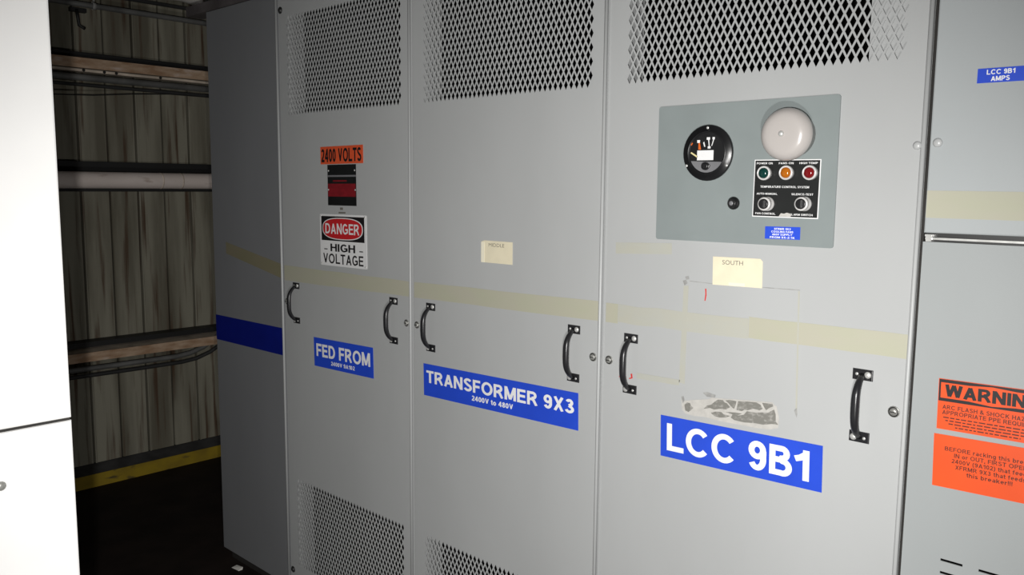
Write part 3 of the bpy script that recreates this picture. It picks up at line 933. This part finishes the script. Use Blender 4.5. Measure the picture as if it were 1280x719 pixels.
# paper notes
for cx, cz, w_, h_, rot, txt, tu, lab in ((1.139, 1.459, 0.125, 0.064, 0.0, 'MIDDLE', (-0.25, 0.25), 'yellowed paper note reading MIDDLE taped to the middle door'),
                                          (1.897, 1.460, 0.123, 0.065, 1.0, 'SOUTH', (-0.3, 0.12), 'yellowed paper note reading SOUTH under the control panel')):
    f = Flat(cx, cz, w_, h_, rot, y=-0.0010)
    # slightly bowed sheet with a clipped corner
    mb = MB()
    c = 0.006
    top_r = txt == 'SOUTH'
    poly = [(-w_ / 2, -h_ / 2), (w_ / 2, -h_ / 2)]
    poly += [(w_ / 2, h_ / 2 - c), (w_ / 2 - c, h_ / 2)] if top_r else [(w_ / 2, h_ / 2)]
    poly += [(-w_ / 2, h_ / 2)] if top_r else [(-w_ / 2 + 2 * c, h_ / 2), (-w_ / 2, h_ / 2 - c * 0.7)]
    mb.prism([f.p(*q) for q in poly], f.y - 0.0004, f.y)
    o = tag(mb.build('paper_note', 'note'), lab, 'note', 'paper notes on the doors')
    f.plate('folded_edge', 'note_fold', 0.0006, u=(-w_ / 2, -w_ / 2 + 0.013, -h_ / 2, h_ / 2 - 0.005) if not top_r else (-0.02, 0.02, -h_ / 2 + 0.001, -h_ / 2 + 0.008),
            parent=o, dy=0.0005, label='paler paper edge')
    f.text(MB(), txt, tu[0] * w_, tu[1] * w_, h_ * 0.24, 0.0105, 0.0016, -0.004).build('handwriting', 'pencil', o, 'pencilled capitals')

# orange warning stickers on the switchgear
WS = 0.186
wx0 = face(1172.5, 503)[0]
f = Flat(wx0 + WS / 2, 1.2395, WS, 0.099, 1.0)
o = tag(f.plate('warning_sign', 'orange'), 'orange and black sticker headed WARNING on the switchgear door', 'sign', 'orange stickers on the switchgear')
f.plate('header', 'ink', 0.0003, u=(-WS / 2 + 0.001, WS / 2 - 0.001, 0.006, 0.0485), parent=o, dy=0.0009, label='black header band')
hx = [f.p(*q) for q in ((-0.0885, 0.0125), (-0.04, 0.0125), (0.0, 0.009), (0.04, 0.0125), (0.0885, 0.0125), (0.0885, 0.0425), (0.04, 0.0425), (0.0, 0.0455), (-0.04, 0.0425), (-0.0885, 0.0425))]
MB().prism(hx, f.y - 0.0017, f.y - 0.0013).build('header_panel', 'orange', o, 'orange panel in the header')
f.text(MB(), 'WARNING', -0.081, 0.081, 0.0155, 0.024, 0.0022, 1.15).build('heading', 'ink', o, 'black heading')
f.text(MB(), 'ARC FLASH & SHOCK HAZARD', -0.084, 0.078, -0.009, 0.0082, 0.0013, 0.8).build('lettering', 'ink_brown', o, 'dark lettering')
f.text(MB(), 'APPROPRIATE PPE REQUIRED', -0.084, 0.074, -0.0195, 0.0082, 0.0013, 0.8).build('lettering', 'ink_brown', o, 'dark lettering')
for i, (a, b) in enumerate(((-0.082, 0.08), (-0.078, 0.07), (-0.072, 0.076), (-0.06, 0.05))):
    mb = MB()                           # fine print too small to read: word-long dashes
    u_ = a
    while u_ < b:
        wl_ = random.uniform(0.004, 0.013)
        q = f.rect(u_, min(b, u_ + wl_), -0.0265 - i * 0.0058, -0.0265 - i * 0.0058 + 0.0022)
        mb.add([(x, f.y - 0.0013, z) for x, z in q], [(0, 1, 2, 3)])
        u_ += wl_ + 0.0022
    mb.build('fine_print', 'ink_brown', o, 'fine print')['kind'] = 'stuff'

f = Flat(face(1167, 572)[0] + WS / 2 + 0.001, 1.1285, WS + 0.003, 0.104, 1.6)
o = tag(f.plate('warning_sign', 'orange'), 'plain orange sticker starting BEFORE racking, below the WARNING sticker', 'sign', 'orange stickers on the switchgear')
for i, (txt, a, b) in enumerate((('BEFORE racking this breaker', -0.074, 0.083), ('IN or OUT, FIRST OPEN', -0.057, 0.066), ('2400V (9A102) that feeds', -0.061, 0.071),
                                 ('XFRMR 9X3 that feeds', -0.054, 0.064), ('this breaker!!!', -0.0345, 0.043))):
    f.text(MB(), txt, a, b, 0.0215 - i * 0.0112, 0.0082, 0.0013, 0.75).build('lettering', 'ink_brown', o, 'line of dark lettering')

# ------------------------------------------------------------------ temperature control panel on the right door
CX, CZ = 1.896, 1.682
cp = empty('control_panel', (CX, 0, CZ - 0.157))
tag(cp, 'blue-grey temperature control panel with gauge, bell and three indicator lamps', 'control panel')
f = Flat(CX, CZ, 0.434, 0.314, 0.2)
f.plate('mounting_plate', 'plate_blue', 0.004, rad=0.006, parent=cp)
fr = MB()
for a in ((-0.217, -0.2135, -0.157, 0.157), (0.2135, 0.217, -0.157, 0.157), (-0.2135, 0.2135, 0.1535, 0.157), (-0.2135, 0.2135, -0.157, -0.1535)):
    fr.prism(f.rect(*a), f.y - 0.0052, f.y - 0.0042)
PY = f.y - 0.004    # plate front
# gauge
gxc, gzc, GR = 1.8145, 1.7275, 0.0635
gg = MB().lathe(gxc, PY, gzc, [(GR, 0), (GR, 0.004), (GR - 0.002, 0.006), (GR * 0.79, 0.0065), (GR * 0.77, 0.011), (GR * 0.73, 0.011), (GR * 0.72, 0.005)], 40).build(
    'temperature_gauge', 'knob_black', cp, 'round black dial gauge')


def gp(u, v):
    return gxc + u * GR, gzc + v * GR


def gpoly(name, material, pts_, dy=0.0062, label=None, th=0.0006):
    return MB().prism([gp(*q) for q in pts_], PY - dy - th, PY - dy).build(name, material, gg, label)


gpoly('dial_card', 'white_print', [(-0.38, -0.26), (0.28, -0.26), (0.28, 0.09), (-0.38, 0.09)], 0.0075, 'white dial card')
seg = [(0.7 * math.cos(math.radians(a)), 0.7 * math.sin(math.radians(a))) for a in range(204, 338, 8)]
gpoly('lower_shield', 'gauge_grey', seg, 0.0062, 'grey lower shield')
MB().lathe(gp(-0.02, -0.47)[0], PY - 0.0068, gp(-0.02, -0.47)[1], [(0.0095, 0), (0.009, 0.006), (0.006, 0.0075)], 16).build('setting_knob', 'knob_black', gg, 'black knob')
MB().lathe(gp(0.13, -0.47)[0], PY - 0.0068, gp(0.13, -0.47)[1], [(0.0035, 0), (0.003, 0.003)], 12).build('stud', 'chrome', gg)
gpoly('needle', 'needle_yellow', [(-0.66, 0.0), (-0.62, 0.04), (-0.36, -0.11), (-0.37, -0.17)], 0.0075, 'pale yellow needle')
gpoly('needle', 'needle_orange', [(-0.34, 0.4), (-0.29, 0.4), (-0.23, 0.12), (-0.34, 0.12)], 0.0075, 'orange pointer')
gpoly('needle_tip', 'white_print', [(-0.38, 0.36), (-0.28, 0.36), (-0.27, 0.46), (-0.39, 0.46)], 0.0085, 'white pointer tip')
gpoly('needle', 'white_print', [(0.05, 0.46), (0.09, 0.46), (0.12, 0.18), (0.09, 0.18)], 0.0075, 'white pointer')
gpoly('needle', 'white_print', [(0.255, 0.48), (0.29, 0.48), (0.21, 0.24), (0.185, 0.25)], 0.0075, 'white pointer')
gpoly('needle_tip', 'white_print', [(0.0, 0.46), (0.13, 0.46), (0.13, 0.55), (0.0, 0.55)], 0.0085, 'white pointer tip')
gpoly('needle_tip', 'white_print', [(0.23, 0.47), (0.32, 0.47), (0.32, 0.55), (0.23, 0.55)], 0.0085, 'white pointer tip')
gpoly('needle_tip', 'white_print', [(0.05, 0.15), (0.16, 0.15), (0.16, 0.23), (0.05, 0.23)], 0.0085, 'white pointer tip')
gpoly('needle', 'white_print', [(-0.15, 0.36), (-0.11, 0.4), (-0.06, 0.22), (-0.1, 0.22)], 0.0075, 'thin pale pointer')
gpoly('scale_tick', 'needle_orange', [(-0.66, 0.3), (-0.6, 0.38), (-0.57, 0.35), (-0.63, 0.27)], 0.0075, 'orange scale mark')
for u_, v_ in ((0.0, 0.89), (-0.82, -0.45), (0.8, -0.45)):
    c = gp(u_, v_)
    link('gauge_screw', scr_me if False else scs_me, None, gg, (c[0], PY - 0.0064, c[1]))
# push button with a bright centre
c = face(916.5, 254)
pb = MB().lathe(c[0] + 0.004, PY, c[1], [(0.0145, 0), (0.0145, 0.003), (0.0125, 0.006), (0.0105, 0.0065), (0.0105, 0.0105), (0.009, 0.012)], 20).build('push_button', 'knob_black', cp, 'small black push button')
MB().lathe(c[0] + 0.004, PY - 0.012, c[1], [(0.0055, 0), (0.005, 0.0015), (0.002, 0.002)], 12).build('button_centre', 'gauge_grey', pb)
# alarm bell
bx_, bz_ = 2.0185, 1.7605
be = MB()
be.lathe(bx_, PY, bz_, [(0.046, 0.0), (0.046, 0.03), (0.044, 0.032)], 32)
prof = [(0.0515, 0.030), (0.0545, 0.031), (0.0548, 0.036), (0.054, 0.043), (0.0515, 0.0495), (0.047, 0.0555), (0.041, 0.0595), (0.034, 0.0612), (0.024, 0.062), (0.008, 0.0622)]
be = be.lathe(bx_, PY, bz_, prof, 48).build('alarm_bell', 'bell', cp, 'round pale grey alarm bell')
MB().lathe(bx_, PY - 0.0622, bz_, [(0.006, 0), (0.006, 0.002), (0.0045, 0.0045), (0.0015, 0.0056)], 14).build('bell_bolt', 'steel', be, 'domed centre bolt')
# legend plate with lamps and switches
LX, LZ = 2.005, 1.648
lf = Flat(LX, LZ, 0.149, 0.124, -0.3, y=PY - 0.0002)
lp = lf.plate('legend_plate', 'white_print', 0.0010, parent=cp, label='black legend plate with white border')
lf.plate('legend_field', 'black_plate', 0.0004, u=(-0.0725, 0.0725, -0.060, 0.060), parent=lp, dy=0.0011, label='black field')
for txt, u0, u1, v0, cap in (('POWER ON', -0.069, -0.032, 0.052, 0.0042), ('FANS ON', -0.018, 0.015, 0.052, 0.0042), ('HIGH TEMP', 0.028, 0.068, 0.052, 0.0042),
                             ('TEMPERATURE CONTROL SYSTEM', -0.058, 0.052, 0.0015, 0.0045), ('AUTO-MANUAL', -0.066, -0.018, -0.0135, 0.0042),
                             ('SILENCE-TEST', 0.014, 0.062, -0.0135, 0.0042), ('FAN CONTROL', -0.067, -0.02, -0.0565, 0.0042), ('ALARM SWITCH', 0.012, 0.063, -0.0565, 0.0042)):
    lf.text(MB(), txt, u0, u1, v0, cap, 0.0017, 0.85).build('lettering', 'white_print', lp, 'white engraved lettering')
MB().prism([lf.p(*q) for q in ((-0.012, -0.0595), (0.014, -0.0595), (0.018, -0.0555), (0.012, -0.0525), (0.006, -0.051), (0.0, -0.0535), (-0.007, -0.0525))], lf.y - 0.0026, lf.y - 0.002).build('torn_paper', 'torn_paper', lp, 'scraped pale patch')
LY = lf.y - 0.0015
for (px, py), mm, nm in (((954.5, 216.4), 'lens_green', 'green'), ((982.2, 215.9), 'lens_amber', 'amber'), ((1011.5, 215.9), 'lens_red', 'red')):
    c = face(px, py)
    # stands about 14 mm proud: move along the line of sight to where it is mounted
    k = 0.017 / -CAM.y
    cx_, cz_ = c[0] + (CAM.x - c[0]) * k, c[1] + (CAM.z - c[1]) * k
    il = MB().lathe(cx_, LY, cz_, [(0.0155, 0), (0.0155, 0.011), (0.0145, 0.0135), (0.0122, 0.0135), (0.0118, 0.011)], 24).build('indicator_lamp', 'ring', cp, nm + ' indicator lamp in a chrome ring')
    MB().lathe(cx_, LY - 0.0105, cz_, [(0.0117, 0), (0.0112, 0.003), (0.009, 0.0056), (0.005, 0.0072), (0.001, 0.0077)], 20).build('lens', mm, il, nm + ' lens')
for px, py in ((955.5, 255), (1001.8, 255)):
    c = face(px, py)
    k = 0.022 / -CAM.y
    cx_, cz_ = c[0] + (CAM.x - c[0]) * k, c[1] + (CAM.z - c[1]) * k
    ss = MB().lathe(cx_, LY, cz_, [(0.0155, 0), (0.0155, 0.003), (0.0135, 0.006), (0.0125, 0.013), (0.0145, 0.014), (0.0145, 0.019), (0.0115, 0.0195)], 24).build('selector_switch', 'ring', cp, 'selector switch with chrome ring')
    kn = MB().lathe(cx_, LY - 0.0192, cz_, [(0.0112, 0), (0.0108, 0.003), (0.009, 0.0036)], 20)
    kn.box(cx_ - 0.003, cx_ + 0.003, LY - 0.029, LY - 0.0228, cz_ - 0.0085, cz_ + 0.0085)
    kn.build('knob', 'knob_black', ss, 'black knob')
    MB().lathe(c[0] + 0.019, LY - 0.0002, c[1] + 0.0005, [(0.0022, 0), (0.0018, 0.0012)], 10).build('pointer_dot', 'white_print', ss, 'white dot')
f2 = Flat(2.002, 1.553, 0.080, 0.027, 0.7, y=PY - 0.0002)
sl = f2.plate('supply_label', 'blue', 0.0006, parent=cp, label='small blue four-line label')
for i, (txt, a) in enumerate((('XFRMR 9X3', 0.019), ('COOLING FANS', 0.025), ('480V SUPPLY', 0.023), ('FROM 9X-2-14', 0.028))):
    f2.text(MB(), txt, -a, a, 0.0065 - i * 0.0061, 0.0042, 0.0011, 0.9).build('lettering', 'white_vinyl', sl, 'white lettering')

# ------------------------------------------------------------------ pale cabinet close on the left
LXF, LYE = 1.2, -1.181
lc = empty('pale_cabinet', (0.75, -1.9, 0))
tag(lc, 'brightly lit white cabinet corner in the left foreground', 'cabinet')


def xslab(y0, y1, z0, z1, x1=LXF, th=0.02, b=0.004):
    """slab facing +x"""
    mb = MB().slab(0, y1 - y0, 0, th, z0, z1, b)
    mb.v = [(x1 - y, y0 + x, z) for x, y, z in mb.v]
    return mb


up = xslab(-2.6, LYE, 1.2185, 2.35).build('upper_panel', 'white_paint', lc)
lo = xslab(-2.6, LYE, 0.05, 1.2135).build('lower_panel', 'white_paint', lc)
MB().box(0.35, LXF - 0.021, -2.6, LYE - 0.002, 0.05, 2.345).build('cabinet_body', 'white_paint', lc)
MB().box(LXF - 0.0208, LXF - 0.004, -2.595, LYE - 0.003, 1.2137, 1.2183).build('dark_joint_strip', 'plinth', lc, 'dark joint between panels')
MB().box(0.38, LXF - 0.04, -2.57, LYE - 0.03, 0, 0.05).build('plinth', 'plinth', lc)
lt = MB().lathe(LXF, -1.303, 1.1195, [(0.0085, 0), (0.0085, 0.002), (0.006, 0.005), (0.002, 0.0058)], 16, axis='x').build('latch_bolt', 'fastener', lo, 'grey latch bolt')
for by in (-2.48,):
    link('latch_bolt', lt.data, None, lo, (WL[lt].x, by, WL[lt].z))

# ------------------------------------------------------------------ pipes and girts in front of the siding
SO = 0.22


def run_y(name, x, z, r, material, label, cat, y0=-2.45, y1=2.5, n=16, sag=0.0, parts=None):
    o = MB().tube([(x, y0 + (y1 - y0) * i / 8, z) for i in range(9)], r, n).build(name, material)
    return tag(o, label, cat)


# steel girts: C-channel with rusty web, two flanges back to the wall
def girt(z0, z1, x, label, name='girt_or_dark_bar'):
    g = empty(name, (x, 0, z0))
    tag(g, label, 'beam')
    MB().box(x - 0.008, x, -2.45, 2.5, z0, z1).build('web', 'rust', g)
    MB().box(XW + 0.008, x - 0.008, -2.45, 2.5, z1 - 0.006, z1).build('flange', 'rust_pale', g)
    MB().box(XW + 0.008, x - 0.008, -2.45, 2.5, z0, z0 + 0.006).build('flange', 'rust_pale', g)
    return g


GXF = XW + SO
g1 = girt(2.222, 2.272, GXF, 'rusty brown steel girt high on the siding wall')
# pale strip with bolts along its foot
st = MB().box(GXF + 0.001, GXF + 0.03, -2.45, 2.5, 2.2, 2.212).build('foot_strip', 'rust_pale', g1, 'pale rusty strip')
bm_ = MB().lathe(0, 0, 0, [(0.008, 0), (0.007, 0.004)], 8, axis='x').mesh('strip_bolt')
for y in (-0.06, 0.04, 0.1, 0.33, -0.6, -0.3, 0.62, 0.9, 1.2):
    link('strip_bolt', bm_, 'plinth', g1, (GXF + 0.03, y, 2.207))
run_y('conduit', GXF - 0.02, 2.176, 0.017, 'conduit', 'grey conduit just under the upper rusty girt', 'conduit')
run_y('conduit', GXF - 0.005, 2.138, 0.009, 'conduit_dark', 'thin black conduit under the upper girt, lowest of the two', 'conduit')
run_y('conduit', GXF, 2.533, 0.014, 'conduit', 'dark conduit running near the ceiling above the girts', 'conduit')
hk = MB()
hk.box(GXF - 0.008, GXF + 0.008, 0.012, 0.018, 2.555, 2.72)
hk.lathe(GXF, 0.008, 2.533, [(0.0195, 0), (0.0195, 0.014), (0.016, 0.014), (0.016, 0)], 16, axis='y', cap=False)
hk.box(GXF - 0.004, GXF + 0.004, 0.012, 0.018, 2.6, 3.6)
tag(hk.build('pipe_hanger', 'steel'), 'bright metal hanger holding the upper conduit', 'bracket')
hook = MB().tube([(XW + 0.03, 0.0, 2.54), (XW + 0.045, 0.0, 2.50), (XW + 0.03, 0.01, 2.462), (XW + 0.05, 0.03, 2.445)], 0.009, 8)
hook.box(XW + 0.004, XW + 0.034, -0.03, 0.05, 2.53, 2.55)
tag(hook.build('wall_hook', 'cable'), 'small black hook on the siding under the upper conduit', 'hook')
cb = []
for i in range(25):
    t = i / 24
    y = -2.4 + 4.8 * t
    cb.append((GXF - 0.02, y, 2.083 + 0.05 / (1 + math.exp(-(y - 0.17) * 9)) + 0.004 * math.sin(y * 5)))
tag(MB().tube(cb, 0.0035, 6).build('cable', 'cable'), 'thin black cable sagging below the upper girt', 'cable')
# insulated pipe with bands
PX = XW + 0.28
wp = tag(MB().tube([(PX, -2.45 + 4.95 * i / 12, 1.66) for i in range(13)], 0.0425, 24).build('insulated_pipe', 'pipe_jacket'),
         'pale pinkish insulated pipe crossing the siding wall', 'pipe')
for y, rr in ((0.29, 0.0432), (0.4, 0.0432), (0.58, 0.0434), (0.63, 0.0432), (-0.5, 0.0432), (-1.1, 0.0432), (1.2, 0.0432)):
    MB().lathe(PX, y, 1.66, [(rr, 0), (rr, 0.007)], 24, axis='y').build('jacket_band', 'rust_pale', wp)
# black bars added to make the dark bands above the pipe and girts
tag(MB().box(XW + 0.007, XW + 0.075, -2.45, 2.5, 1.60, 1.758).build('girt_or_dark_bar', 'cable'), 'black bar added as the dark band above the pale insulated pipe', 'beam')
tag(MB().box(XW + 0.007, XW + 0.1, -2.45, 2.5, 0.772, 0.80).build('girt_or_dark_bar', 'cable'), 'black bar added as the dark band just above the lower rusty girt', 'beam')
tag(MB().box(XW + 0.007, XW + 0.1, -2.45, 2.5, 2.278, 2.315).build('girt_or_dark_bar', 'cable'), 'black bar added as the dark band just above the upper rusty girt', 'beam')
# lower girt with two bent conduits
g2 = girt(0.718, 0.766, GXF, 'rusty brown steel girt low on the siding wall above two bent conduits')
for k, (z, r, lab, mt_) in enumerate(((0.682, 0.014, 'upper of two grey conduits bending up behind the lower girt', 'conduit'),
                                      (0.645, 0.011, 'lower of two dark conduits bending up behind the lower girt', 'conduit_dark'))):
    p_ = [(GXF - 0.02, -2.45, z), (GXF - 0.02, -1.2, z), (GXF - 0.02, -0.4, z - 0.002), (GXF - 0.02, 0.2, z - 0.006)]
    yb = 0.38 + 0.03 * k
    for i in range(9):
        a = math.pi / 2 * i / 8
        R_ = 0.42 + 0.03 * k
        p_.append((GXF - 0.02 - 0.03 * (1 - math.cos(a)), yb + R_ * math.sin(a), z - 0.006 + R_ * (1 - math.cos(a))))
    p_.append((GXF - 0.05, yb + R_, 1.3))
    tag(MB().tube(p_, r, 10).build('conduit', mt_), lab, 'conduit')
# pale insulation lying over the services near the ceiling
ins = MB()
rng = random.Random(3)
n1, n2 = 14, 10
for i in range(n1 + 1):
    for j in range(n2):
        a = 2 * math.pi * j / n2
        y = -0.1 + 1.0 * i / n1
        rr = 0.07 * (0.75 + 0.3 * rng.random()) * (0.45 + 0.55 * min(1, (i + 0.6) / 5))
        ins.v.append((-1.72 + rr * 1.2 * math.cos(a), y, 2.700 + rr * math.sin(a) - 0.03 * i / n1))
for i in range(n1):
    for j in range(n2):
        k = (j + 1) % n2
        ins.face_((i * n2 + j, i * n2 + k, (i + 1) * n2 + k, (i + 1) * n2 + j), True)
ins.face_(range(n2))
ins.face_([n1 * n2 + j for j in range(n2)][::-1])
tag(ins.build('insulation_wrap', 'foil'), 'crumpled white insulation above the dark conduit near the ceiling', 'insulation')
sup = MB().tube([(-1.72, -2.45, 2.595), (-1.72, 2.5, 2.595)], 0.01, 8)
tag(sup.build('conduit', 'conduit_dark'), 'thin dark conduit right under the white insulation', 'conduit')

# steel ledge lying along the front top edge of the transformer cabinet
lg = empty('steel_ledge', (0.8, 0.03, ZT))
tag(lg, 'dark steel channel lying along the top front edge of the transformer cabinet', 'channel')
MB().box(-0.70, 2.2, -0.004, 0.0, ZT + 0.001, ZT + 0.04).build('web', 'steel_beam', lg)
MB().box(-0.70, 2.2, 0.0, 0.07, ZT + 0.001, ZT + 0.005).build('flange', 'steel_beam', lg)
MB().box(-0.70, 2.2, 0.0, 0.07, ZT + 0.036, ZT + 0.04).build('flange', 'steel_beam', lg)

# litter on the floor
sc = MB().add([(0, 0, 0.001), (0.05, 0.004, 0.003), (0.052, 0.026, 0.012), (0.002, 0.024, 0.006), (0.002, 0.002, 0.0), (0.05, 0.006, 0.0), (0.05, 0.024, 0.0), (0.004, 0.022, 0.0)],
              [(0, 1, 2, 3), (7, 6, 5, 4), (0, 4, 5, 1), (1, 5, 6, 2), (2, 6, 7, 3), (3, 7, 4, 0)])
sc.v = [(x - 0.42, y - 0.028, z) for x, y, z in sc.v]
tag(sc.build('paper_scrap', 'scrap'), 'small white paper scrap on the floor by the end panel', 'litter')
